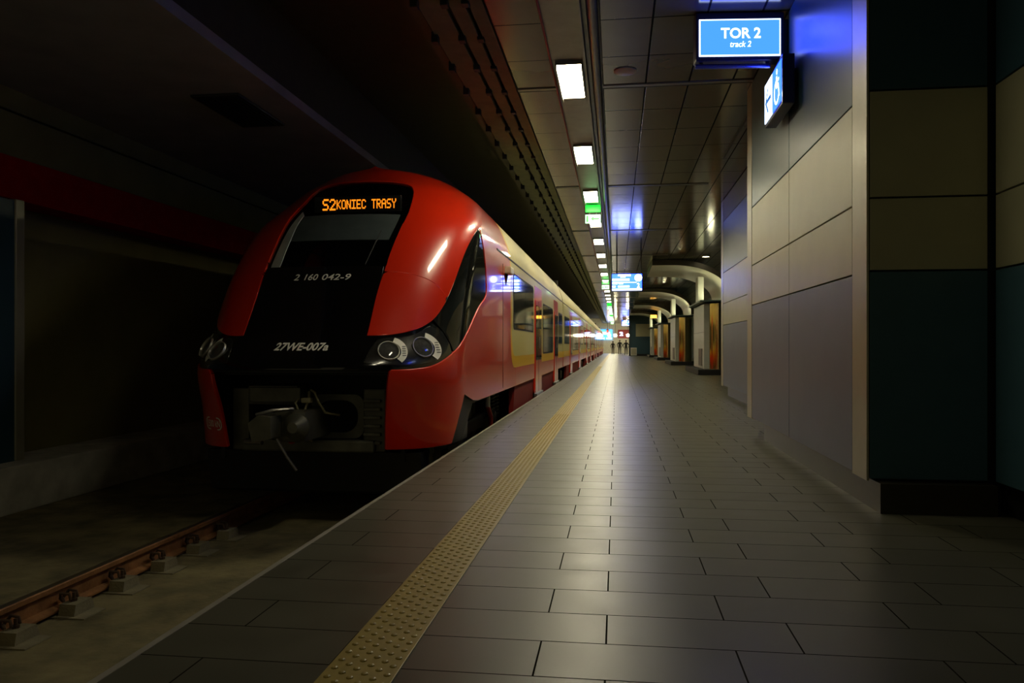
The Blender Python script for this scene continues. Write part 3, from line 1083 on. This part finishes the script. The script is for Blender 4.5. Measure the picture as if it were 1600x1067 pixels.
carriage(9.4, JOINTS[0] - .12, True)
pane(12.95, 16.08, 1.36, 2.24, [14.6])
door(16.32, 17.9)
pane(18.25, 21.05, .90, 2.02, [19.7])
door(21.45, 22.95)
pane(23.2, 24.75, 1.15, 2.02)
for i, j in enumerate(JOINTS[:-1]):
    carriage(j + .12, JOINTS[i + 1] - .12, False)
    pane(j + .7, j + 3.4, 1.15, 2.02, [j + 2.0])
    door(j + 3.75, j + 5.25)
    pane(j + 5.6, j + 7.9, .90, 2.02)
    pane(j + 8.1, j + 10.4, .90, 2.02)
    door(j + 10.75, j + 12.25)
    pane(j + 12.6, j + 15.3, 1.15, 2.02, [j + 13.9])
for j in JOINTS[:-1]:
    MB().box(CX - 1.25, CX + 1.25, j - .13, j + .13, .3, 3.15).build('gangway', M_rubber, train)
# dark red skirts between the bogies
for a, b in ((13.24, 23.2), (27.3, 39.1), (43.3, 55.1), (59.3, 71.1), (75.3, 87.1), (91.3, 104.5)):
    sk = MB().prism([(CX + 1.40, .375), (CX + 1.36, -.40), (CX + 1.30, -.40), (CX + 1.30, .375)], a, b)
    sk.prism([(CX - 1.40, .375), (CX - 1.30, .375), (CX - 1.30, -.40), (CX - 1.36, -.40)], a, b)
    sk.build('skirt', M_reddark, train)


def bogie(yc, half):
    b = MB()
    for s in (1, -1):
        b.bbox(CX + s * 1.0 - .06, CX + s * 1.0 + .06, yc - half, yc + half, -.20, .0, .03)
    b.bbox(CX - 1.0, CX + 1.0, yc - .3, yc + .3, -.15, .15, .03)
    bo = b.build('bogie', M_cast, train)
    for yy in (yc - half * .68, yc + half * .68):
        for s in (1, -1):
            R = Matrix.Translation((CX + s * .75, yy, RAIL + .42)) @ Matrix.Rotation(math.pi / 2, 4, 'Y')
            MB().lathe([(0, -.06), (.2, -.06), (.36, -.04), (.45 if s < 0 else .42, -.06), (.42, -.06), (.42, .06), (.36, .04), (.2, .06), (0, .06)] if False else [(0, -.065), (.42, -.065), (.42, .065), (.34, .065), (.30, .03), (.14, .03), (.12, .07), (0, .07)], R, 28).build('wheel', M_cast, bo, True)
        MB().tube([(CX - .8, yy, RAIL + .42), (CX + 1.08, yy, RAIL + .42)], .075, 12).build('axle', M_cast, bo, True)
        MB().bbox(CX + 1.02, CX + 1.2, yy - .16, yy + .16, RAIL + .28, RAIL + .58, .04).build('axle_box', M_cast, bo)
    return bo


b1 = bogie(11.1, 1.9)
for (y_, m_, nm) in ((9.75, M_steel, 'spring'), (12.3, M_steel, 'spring'), (12.75, M_cast, 'spring')):
    pts = [(CX + 1.12 + .075 * math.cos(k * .7), y_ + .075 * math.sin(k * .7), -.1 + k * .0062) for k in range(70)]
    MB().tube(pts, .014, 6).build(nm, M_cast, b1, True)
dm = MB().tube([(CX + 1.25, 11.35, .36), (CX + 1.25, 11.35, .16)], .035, 10).build('damper', mat('pale damper', (.5, .5, .46), .4), b1, True)
MB().tube([(CX + 1.25, 11.35, .17), (CX + 1.25, 11.62, -.0), (CX + 1.25, 11.62, -.35)], .035, 10).build('sand_pipe', mat('red sand pipe', (.45, .05, .03), .4), b1, True)
MB().lathe([(0, -.05), (.10, -.05), (.13, .0), (.10, .05), (0, .05)], Matrix.Translation((CX + 1.2, 12.1, -.06)) @ Matrix.Rotation(math.pi / 2, 4, 'Y'), 18).build('air_tank', mat('olive tank', (.16, .16, .08), .5), b1, True)
MB().bbox(CX + 1.08, CX + 1.22, 9.35, 9.65, -.25, -.02, .03).bbox(CX + 1.1, CX + 1.2, 9.42, 9.58, -.02, .1, .02).build('sander', mat('olive sander', (.20, .19, .07), .5), b1)
sh = Patch().panel([(1.02, .48), (1.13, .39), (1.10, -.02), (.83, -.02), (.92, .26)], nose, -.05, rim=.02).build('bumper_return', M_dark, train)
for j in JOINTS[:-1]:
    bb = bogie(j, 1.6)
    MB().bbox(CX + 1.16, CX + 1.30, j - 1.3, j - .7, -.05, .28, .04).bbox(CX + 1.16, CX + 1.3, j + .6, j + 1.2, -.05, .25, .04).build('spring', M_cast, bb)
bogie(102.5, 1.6)

# ------------------------------------------------------------------ ceiling lamps
def ceiling_lamp(y, glow=None):
    t = thing('ceiling_lamp', (-.52, y, 4.2), '', 'ceiling lamp', 'lit panels in the ceiling channel')
    fr = MB()
    fr.box(-.672, -.655, y - .02, y + 1.20, 4.118, 4.2).box(-.385, -.368, y - .02, y + 1.20, 4.118, 4.2)  # lips added either side to cut off the lamp's sideways light
    fr.box(-.655, -.385, y - .02, y, 4.165, 4.2).box(-.655, -.385, y + 1.18, y + 1.20, 4.165, 4.2)
    fr.build('lamp_frame', M_trim, t)
    MB().box(-.654, -.386, y + .001, y + 1.179, 4.175, 4.19).build('diffuser', glow or M_lamp, t)
    return t


l0 = ceiling_lamp(8.67)
many = ['first', 'second', 'third', 'fourth', 'fifth', 'sixth', 'seventh', 'eighth', 'ninth', 'tenth']
for k in range(-1, 28):
    t = ceiling_lamp(5.07, emit('dim lamp panel', (1.0, .90, .62), LAMP * .42)) if k < 0 else l0 if k == 0 else copy_tree(l0)
    t.location = (-.52, 8.67 + 3.6 * k, 4.2)
    if k < 0:
        t['label'] = 'lit ceiling lamp overhead in the channel, above the top edge of the picture'
    elif k == 0:
        t['label'] = 'white lit ceiling lamp, largest of the channel row, level with the track sign'
    elif k < 10:
        t['label'] = 'white lit ceiling lamp, %s along the channel row counting away from the camera' % many[k]
    else:
        t['label'] = 'tiny white ceiling lamp merging into the far end of the channel row'

# emergency exit signs hung under the channel
def exit_sign(y):
    t = thing('exit_sign', (-.515, y, 4.2), '', 'exit sign', 'green exit signs under the lamp channel')
    MB().bbox(-.685, -.345, y, y + .06, 4.03, 4.19, .01).build('mounting_box', M_green, t)
    MB().box(-.60, -.58, y + .02, y + .04, 3.97, 4.035).box(-.45, -.43, y + .02, y + .04, 3.97, 4.035).box(-.6, -.43, y + .015, y + .045, 4.185, 4.2).build('bracket', M_dark, t)
    p = MB().bbox(-.685, -.345, y, y + .05, 3.785, 3.975, .008).build('sign_panel', M_palegreen, t)
    g = MB()
    g.box(-.66, -.62, y - .004, y - .001, 3.81, 3.95)
    g.box(-.50, -.38, y - .004, y - .001, 3.865, 3.895)
    g.prism([(-.56, 3.88), (-.50, 3.83), (-.50, 3.93)], y - .004, y - .001)
    g.build('pictogram', M_green, p)
    return t


e0 = exit_sign(17.5)
for k in range(5):
    t = e0 if k == 0 else copy_tree(e0)
    t.location = (-.515, 17.5 + 20.5 * k, 4.2)
    t['label'] = ['glowing green exit sign hung under the lamp channel, the biggest one', 'green exit sign hung under the lamp channel just left of the blue departure display',
                  'small green exit sign in the channel beyond the departure display', 'distant green exit sign, fourth along the lamp channel', 'farthest green exit sign, tiny above the people'][k]

# smoke detector disc in the ceiling
sd = MB().lathe([(.13, 0), (.13, -.012), (.11, -.02), (0, -.022)], Matrix.Translation((.10, 9.05, 4.2)), 28).build('smoke_detector', mat('pale ceiling disc', (.34, .32, .25), .4), None, True)
tag(sd, 'pale round disc flush in the ceiling tiles beside the first lamp', 'smoke detector')

# ------------------------------------------------------------------ TOR 2 sign
def flat_text(txt, x0, x1, z0, z1, y, name, m, parent, shear=0, bold=0):
    v, f = text_mesh(txt, 1, shear, bold)
    return MB().add([(x0 + (x1 - x0) * a, y, z0 + (z1 - z0) * b) for a, b in v], f).build(name, m, parent)


ts = thing('track_sign', (1.15, 7.6, 3.73), 'lit blue TOR 2 track 2 sign sticking out from the wall near the ceiling', 'sign')
MB().bbox(.735, 1.555, 7.56, 7.70, 3.735, 4.185, .012).build('case', M_navycase, ts)
MB().box(.764, 1.52, 7.552, 7.56, 3.772, 4.118).build('lit_border', M_signwhite, ts)
fc = MB().box(.776, 1.508, 7.549, 7.552, 3.784, 4.106).build('lit_face', M_signblue, ts)
flat_text('TOR 2', .965, 1.335, 3.935, 4.035, 7.547, 'title', M_signwhite, fc, 0, .022)
flat_text('track 2', 1.05, 1.245, 3.855, 3.91, 7.547, 'subtitle', M_signwhite, fc, .22, .008)
MB().tube([(.74, 7.62, 3.70), (1.44, 7.62, 3.70)], .022, 12).build('lower_bar', mat('sign-lit metal bar', (.12, .14, .4), .25, .8), ts, True)  # metal bar coloured blue to stand in for the sign's light on it
MB().box(1.40, 1.43, 7.61, 7.63, 3.70, 3.74).box(.78, .81, 7.61, 7.63, 3.70, 3.74).build('bar_bracket', M_dark, ts)
MB().bbox(1.555, 1.60, 7.58, 7.68, 3.80, 4.12, .005).build('wall_bracket', M_dark, ts)

ts.rotation_euler = (0, 0, math.radians(5.5))

# accessible-route sign box on the wall, face towards the track
ws = thing('accessible_sign', (1.5, 7.5, 3.2), 'lit wall sign box with a left arrow and a wheelchair symbol', 'sign')
MB().bbox(1.452, 1.56, 7.17, 7.99, 3.20, 3.64, .01).build('case', M_navycase, ws)
MB().box(1.56, 1.60, 7.3, 7.85, 3.3, 3.55).build('wall_bracket', M_dark, ws)
fw = MB().box(1.447, 1.452, 7.60, 7.965, 3.235, 3.605).build('arrow_face', M_signwhite, ws)
fb = MB().box(1.447, 1.452, 7.195, 7.59, 3.235, 3.605).build('wheelchair_face', M_signblue, ws)
M_ink = mat('blue sign ink', (.01, .10, .45), .4)
M_inklit = emit('blue ink lit', (.03, .19, .62), 1.0)
ar = MB()
X = 1.4455
yc, zc = 7.78, 3.42
ar.box(X - .001, X + .001, yc - .13, yc + .11, zc - .02, zc + .02)
for k in (1, -1):
    ar.add([(X, yc + .15, zc), (X, yc + .03, zc + k * .12), (X, yc - .025, zc + k * .12), (X, yc + .095, zc)], [(0, 1, 2, 3)])
ar.build('arrow', M_inklit, fw)
wc = MB()
yc = 7.395
# symbol drawn in the sign plane (head, trunk, arm, wheel arc, foot)
def sp(a, b):
    return (X, yc - a, zc + b)
wc.add([sp(.02 + .026 * math.cos(k * math.pi / 8), .128 + .026 * math.sin(k * math.pi / 8)) for k in range(16)], [tuple(range(16))])
wc.add([sp(-.015, .09), sp(.03, .09), sp(.035, -.02), sp(-.005, -.02)], [(0, 1, 2, 3)])
wc.add([sp(.0, .055), sp(.0, .03), sp(.11, .03), sp(.11, .055)], [(0, 1, 2, 3)])
wc.add([sp(-.005, -.02), sp(-.005, .012), sp(.09, .012), sp(.14, -.12), sp(.105, -.12), sp(.07, -.02)], [(0, 1, 2, 3, 4, 5)])
n = 18
arc = [math.radians(100 + 235 * k / (n - 1)) for k in range(n)]
wc.add([sp(.01 + .115 * math.cos(a), -.05 + .115 * math.sin(a)) for a in arc] + [sp(.01 + .09 * math.cos(a), -.05 + .09 * math.sin(a)) for a in arc], [(i, i + 1, n + i + 1, n + i) for i in range(n - 1)])
wc.build('wheelchair_symbol', M_signwhite, fb)

# ------------------------------------------------------------------ departure displays
def display(x0, x1, y, z0, z1, label):
    t = thing('departure_display', ((x0 + x1) / 2, y, z0), label, 'display')
    MB().bbox(x0, x1, y, y + .16, z0, z1, .015).build('case', M_navycase, t)
    w, h = x1 - x0, z1 - z0
    sc_ = MB().box(x0 + .03, x1 - .03, y - .006, y, z0 + .03, z1 - .03).build('screen', M_disp, t)
    tx = MB()
    for a0, a1, b0, b1 in ((.22, .62, .84, .93), (.30, .45, .76, .81), (.04, .58, .58, .70), (.04, .80, .47, .51), (.04, .2, .40, .44), (.24, .38, .40, .44), (.04, .14, .22, .32), (.22, .58, .22, .32), (.03, .97, .05, .15)):
        tx.box(x0 + w * a0, x0 + w * a1, y - .009, y - .007, z0 + h * b0, z0 + h * b1)
    cx, cz, R = x0 + w * .86, z0 + h * .74, h * .20
    tx.add([(cx + R * math.cos(k * math.pi / 10), y - .008, cz + R * math.sin(k * math.pi / 10)) for k in range(20)], [tuple(range(20))])
    v, f = text_mesh('2', 1, 0, .02)
    tx.add([(x0 + w * (.82 + .08 * a), y - .008, z0 + h * (.20 + .26 * b)) for a, b in v], f)
    tx.build('screen_text', M_dispwhite, sc_)
    for x in (x0 + .18 * w, x1 - .05 * w):
        MB().tube([(x, y + .08, z1), (x, y + .08, 4.2)], .025, 8).build('hanger', M_dark, t, True)
    return t


display(-.17, .865, 26.2, 2.855, 3.46, 'blue and white departure display hanging over the platform before the first arch')
display(.6, 1.6, 88.0, 3.25, 3.9, 'small far blue departure display above the distant people')

# ------------------------------------------------------------------ columns with arches
def column(y):
    t = thing('arch_column', (3.6, y, 0), '', 'column', 'gold edged columns carrying curved metal arches')
    MB().bbox(2.92, 4.3, y, y + 5.2, 0, .20, .02).build('base', M_black, t)
    MB().bbox(3.20, 4.1, y + .75, y + 4.5, .20, 2.62, .02).build('panel', M_pale, t)
    MB().box(3.19, 3.2, y + .75, y + 4.5, 1.55, 1.565).box(3.165, 3.199, y + 1.2, y + 2.3, .3, .95).build('panel_joint', M_trim, t)
    for yy in (y + .62, y + 4.65):
        MB().lathe([(.34, .20), (.34, 2.60), (0, 2.60)], Matrix.Translation((3.72, yy, 0)), 32).build('gold_tube', M_gold, t, True)
    MB().bbox(3.02, 4.15, y + .3, y + 5.0, 2.66, 2.72, .01).build('ledge', M_teal, t)
    MB().bbox(3.05, 3.27, y + 1.4, y + 2.2, 2.72, 3.66, .02).build('neck', M_pale, t)
    MB().bbox(3.40, 3.55, y + .5, y + 1.3, 2.7205, 2.7245, .001).build('uplight', M_uplight, t)
    # arch: bent sheet from the column head up and over to the ceiling
    prof = curve([(4.0, 2.75), (3.98, 3.05), (3.82, 3.38), (3.45, 3.66), (2.95, 3.86), (2.4, 3.96), (1.85, 3.98), (1.3, 3.98)], 5)
    up = [(x + (.0), z + .20) for x, z in prof]
    up[0] = (4.2, 2.75)
    up = [(x + .20 * max(0, 1 - i / 12), z + .20 * min(1, i / 12)) for i, (x, z) in enumerate(prof)]
    a = MB()
    y0, y1 = y + .1, y + 5.0
    n_ = len(prof)
    a.add([(p[0], y0, p[1]) for p in prof] + [(p[0], y1, p[1]) for p in prof], [(i, i + 1, n_ + i + 1, n_ + i) for i in range(n_ - 1)])
    a.add([(p[0], y0, p[1]) for p in up] + [(p[0], y1, p[1]) for p in up], [(i, i + 1, n_ + i + 1, n_ + i) for i in range(n_ - 1)])
    a.build('arch', M_arch, t, True)
    f = MB()
    for yy in (y0, y1):
        f.add([(p[0], yy, p[1]) for p in prof] + [(p[0], yy, p[1]) for p in up], [(i, i + 1, n_ + i + 1, n_ + i) for i in range(n_ - 1)])
    f.add([(1.3, y0, 3.98), (1.3, y1, 3.98), (1.3, y1, 4.18), (1.3, y0, 4.18)], [(0, 1, 2, 3)])
    f.build('arch_side', M_archside, t)
    return t


c0 = column(28.85)
for k in range(4):
    t = c0 if k == 0 else copy_tree(c0)
    t.location = (3.6, 28.85 + 14.2 * k, 0)
    t['label'] = ['gold edged white column and bright metal arch, largest, beside the panelled wall blocks', 'second gold edged column with arch, directly behind the largest arch',
                  'third gold edged column with arch, smaller, between the second and the last', 'smallest gold edged column with arch, in front of the hall end wall'][k]

# ceiling spots over the columns
def spot(x, y, label):
    t = thing('ceiling_spot', (x, y, 4.2), label, 'ceiling spot', 'round spots in the hall ceiling')
    MB().lathe([(.15, 0), (.15, -.02), (.12, -.02), (.12, 0)], Matrix.Translation((x, y, 4.199)), 24).build('trim_ring', M_trim, t, True)
    MB().lathe([(.118, -.012), (0, -.014)], Matrix.Translation((x, y, 4.198)), 20).build('bulb', M_warm, t)


spot(3.12, 28.2, 'bright round ceiling spot right of the first arch, beside the wall block')
for k in range(3):
    spot(2.3, 35.2 + 14.2 * k, ['small ceiling spot glowing just behind the first arch', 'small ceiling spot glowing just behind the second arch', 'small ceiling spot glowing just behind the third arch'][k])

ob_ = thing('hall_sign', (3.0, 64.5, 3.3), 'small glowing orange sign hanging between the third and last arches', 'sign')
MB().bbox(2.75, 3.25, 64.5, 64.6, 3.3, 3.55, .01).build('sign_panel', M_orangeboard, ob_)
MB().tube([(3.0, 64.55, 3.55), (3.0, 64.55, 4.2)], .02, 8).build('hanger', M_dark, ob_, True)

# ------------------------------------------------------------------ far end
cb = thing('cabinet', (1.75, 80.5, 0), 'pale grey waist-high cabinet standing before the hall end wall', 'cabinet')
MB().bbox(1.45, 2.05, 80.2, 80.8, .06, .85, .02).build('body', M_pale, cb)
MB().box(1.5, 2.0, 80.19, 80.2, .15, .78).build('door', M_strip, cb)
for x in (1.5, 2.0):
    for y in (80.25, 80.75):
        MB().box(x - .03, x + .03, y - .03, y + .03, 0, .065).build('foot', M_black, cb)

def globe_lamp(x, label):  # bright far dots, with an extra one added to lift the end wall's light
    t = thing('globe_lamp', (x, 107.0, 2.4), label, 'lamp')
    MB().lathe([(0, -.22), (.13, -.18), (.21, -.05), (.21, .05), (.13, .18), (0, .22)], Matrix.Translation((x, 107, 2.45)), 20).build('globe', emit('end lamp', (1.0, .88, .55), 60.0), t, True)
    MB().tube([(x, 107, 2.65), (x, 107, 4.2)], .02, 8).build('hanger', M_dark, t, True)


globe_lamp(-.15, 'small warm globe lamp glowing below the red board at the far end')
globe_lamp(-.95, 'small warm globe lamp glowing over the train tail at the far end')
globe_lamp(1.55, 'small warm globe lamp added to light the end wall beside the red board')
rb = thing('red_board', (.95, YE - .1, 2.1), 'dark red lit board with white figure on the far end wall', 'board')
MB().bbox(.22, 1.80, YE - .12, YE - .03, 2.1, 3.3, .02).build('panel', M_redboard, rb)
flat_text('2', .45, .95, 2.45, 3.0, YE - .13, 'figure', M_dispwhite, rb, 0, .03)
cy = thing('cyan_board', (-1.4, YE - .1, 2.0), 'glowing cyan advertising board on the far end wall above the train tail', 'board')
MB().bbox(-2.3, -.55, YE - .14, YE - .03, 1.9, 3.35, .02).build('panel', M_cyan, cy)
wl_ = MB().bbox(-2.2, -1.65, YE - .16, YE - .14, 2.0, 2.2, .01).bbox(-1.4, -.65, YE - .16, YE - .14, 2.0, 2.2, .01).bbox(-1.9, -.9, YE - .16, YE - .14, 2.65, 3.0, .01)
wl_.build('lettering_bar', M_dispwhite, cy)
sg = thing('red_signal', (-1.1, 104, 3.2), 'small red lit signal hanging over the far end of the track', 'signal')
MB().bbox(-1.3, -1.0, 104, 104.2, 2.75, 3.2, .02).build('housing', M_black, sg)
MB().lathe([(.12, 0), (.10, .03), (0, .05)], Matrix.Translation((-1.15, 104, 2.97)) @ Matrix.Rotation(math.pi / 2, 4, 'X'), 16).build('lens', M_redlamp, sg, True)
MB().tube([(-1.15, 104.1, 3.2), (-1.15, 104.1, 4.2)], .03, 8).build('hanger', M_dark, sg, True)


def person(x, y, h, label, top, legs, stride, arm):
    """Skinned skeleton, one continuous body."""
    t = thing('person', (x, y, 0), label, 'person', None)
    J = [(0, 0, .96), (0, 0, 1.15), (0, 0, 1.38), (0, 0, 1.50), (0, -.01, 1.58), (0, -.015, 1.70)]
    R = [.15, .14, .16, .062, .085, .085]
    E2 = [(0, 1), (1, 2), (2, 3), (3, 4), (4, 5)]
    for s in (1, -1):
        b = len(J)
        J += [(s * .10, 0, .90), (s * .11, -stride * s * .5, .49), (s * .12, -stride * s, .09), (s * .125, -stride * s - .14, .04)]
        R += [.105, .066, .048, .045]
        E2 += [(0, b), (b, b + 1), (b + 1, b + 2), (b + 2, b + 3)]
        b = len(J)
        J += [(s * .19, 0, 1.41), (s * (.24 + arm), .03, 1.13), (s * (.24 + arm * .3), -.06 - arm, .92), (s * (.23 + arm * .2), -.09 - arm, .82)]
        R += [.062, .048, .038, .036]
        E2 += [(2, b), (b, b + 1), (b + 1, b + 2), (b + 2, b + 3)]
    k = h / 1.78
    me = bpy.data.meshes.new('body')
    me.from_pydata([tuple(c * k for c in p) for p in J], E2, [])
    o = bpy.data.objects.new('body', me)
    COL.objects.link(o)
    o.parent = t
    md = o.modifiers.new('skin', 'SKIN')
    for v, r in zip(me.skin_vertices[0].data, R):
        v.radius = (r * k, r * k * (.72 if r > .12 else 1))
        v.use_root = False
    me.skin_vertices[0].data[0].use_root = True
    md.use_smooth_shade = True
    o.modifiers.new('sub', 'SUBSURF').render_levels = 2
    m, nt, b = nodes_of('person clothes')
    tc = nt.nodes.new('ShaderNodeTexCoord')
    sx = nt.nodes.new('ShaderNodeSeparateXYZ')
    dv = nt.nodes.new('ShaderNodeMath')
    dv.operation = 'DIVIDE'
    dv.inputs[1].default_value = 2.0 * k
    cr = nt.nodes.new('ShaderNodeValToRGB')
    cr.color_ramp.interpolation = 'CONSTANT'
    el = cr.color_ramp.elements
    el[0].position, el[0].color = 0, (.02, .018, .016, 1)
    el[1].position, el[1].color = .04, (*legs, 1)
    for p_, c_ in ((.47, top), (.755, (.42, .24, .16))):
        e = el.new(p_)
        e.color = (*c_, 1)
    nt.links.new(tc.outputs['Object'], sx.inputs[0])
    nt.links.new(sx.outputs['Z'], dv.inputs[0])
    nt.links.new(dv.outputs[0], cr.inputs[0])
    nt.links.new(cr.outputs[0], b.inputs['Base Color'])
    b.inputs['Roughness'].default_value = .8
    me.materials.append(m)
    hr = MB().lathe([(0, .10), (.06, .085), (.095, .03), (.098, -.03), (.08, -.06)], Matrix.Translation((x, y + .012, 1.67 * k)), 16)
    hr.build('hair', mat('dark hair', (.015, .012, .01), .6), t, True)
    return t


person(-.42, 98, 1.62, 'person in dark top and lighter trousers, leftmost of the three far figures', (.03, .025, .02), (.12, .11, .09), .05, .05)
person(.42, 98, 1.78, 'person in bulky black jacket, middle of the three far figures', (.012, .012, .012), (.08, .075, .06), .08, .08)
person(1.10, 90, 1.70, 'person in dark jacket with bent arm, beside the pale cabinet', (.02, .02, .02), (.05, .05, .045), .04, .12)

# vent opening in the grey soffit over the track
vt = thing('soffit_vent', (-4.65, 9.3, 4.0), 'dark square vent in the grey soffit above the far side of the track', 'vent')
MB().bbox(-4.95, -4.35, 8.6, 9.9, 3.97, 4.0, .01).build('vent_frame', M_dark, vt)
vg = MB()
for k in range(9):
    vg.box(-4.9 + .06 * k, -4.87 + .06 * k, 8.65, 9.85, 3.962, 3.972)
vg.build('grille', M_black, vt)
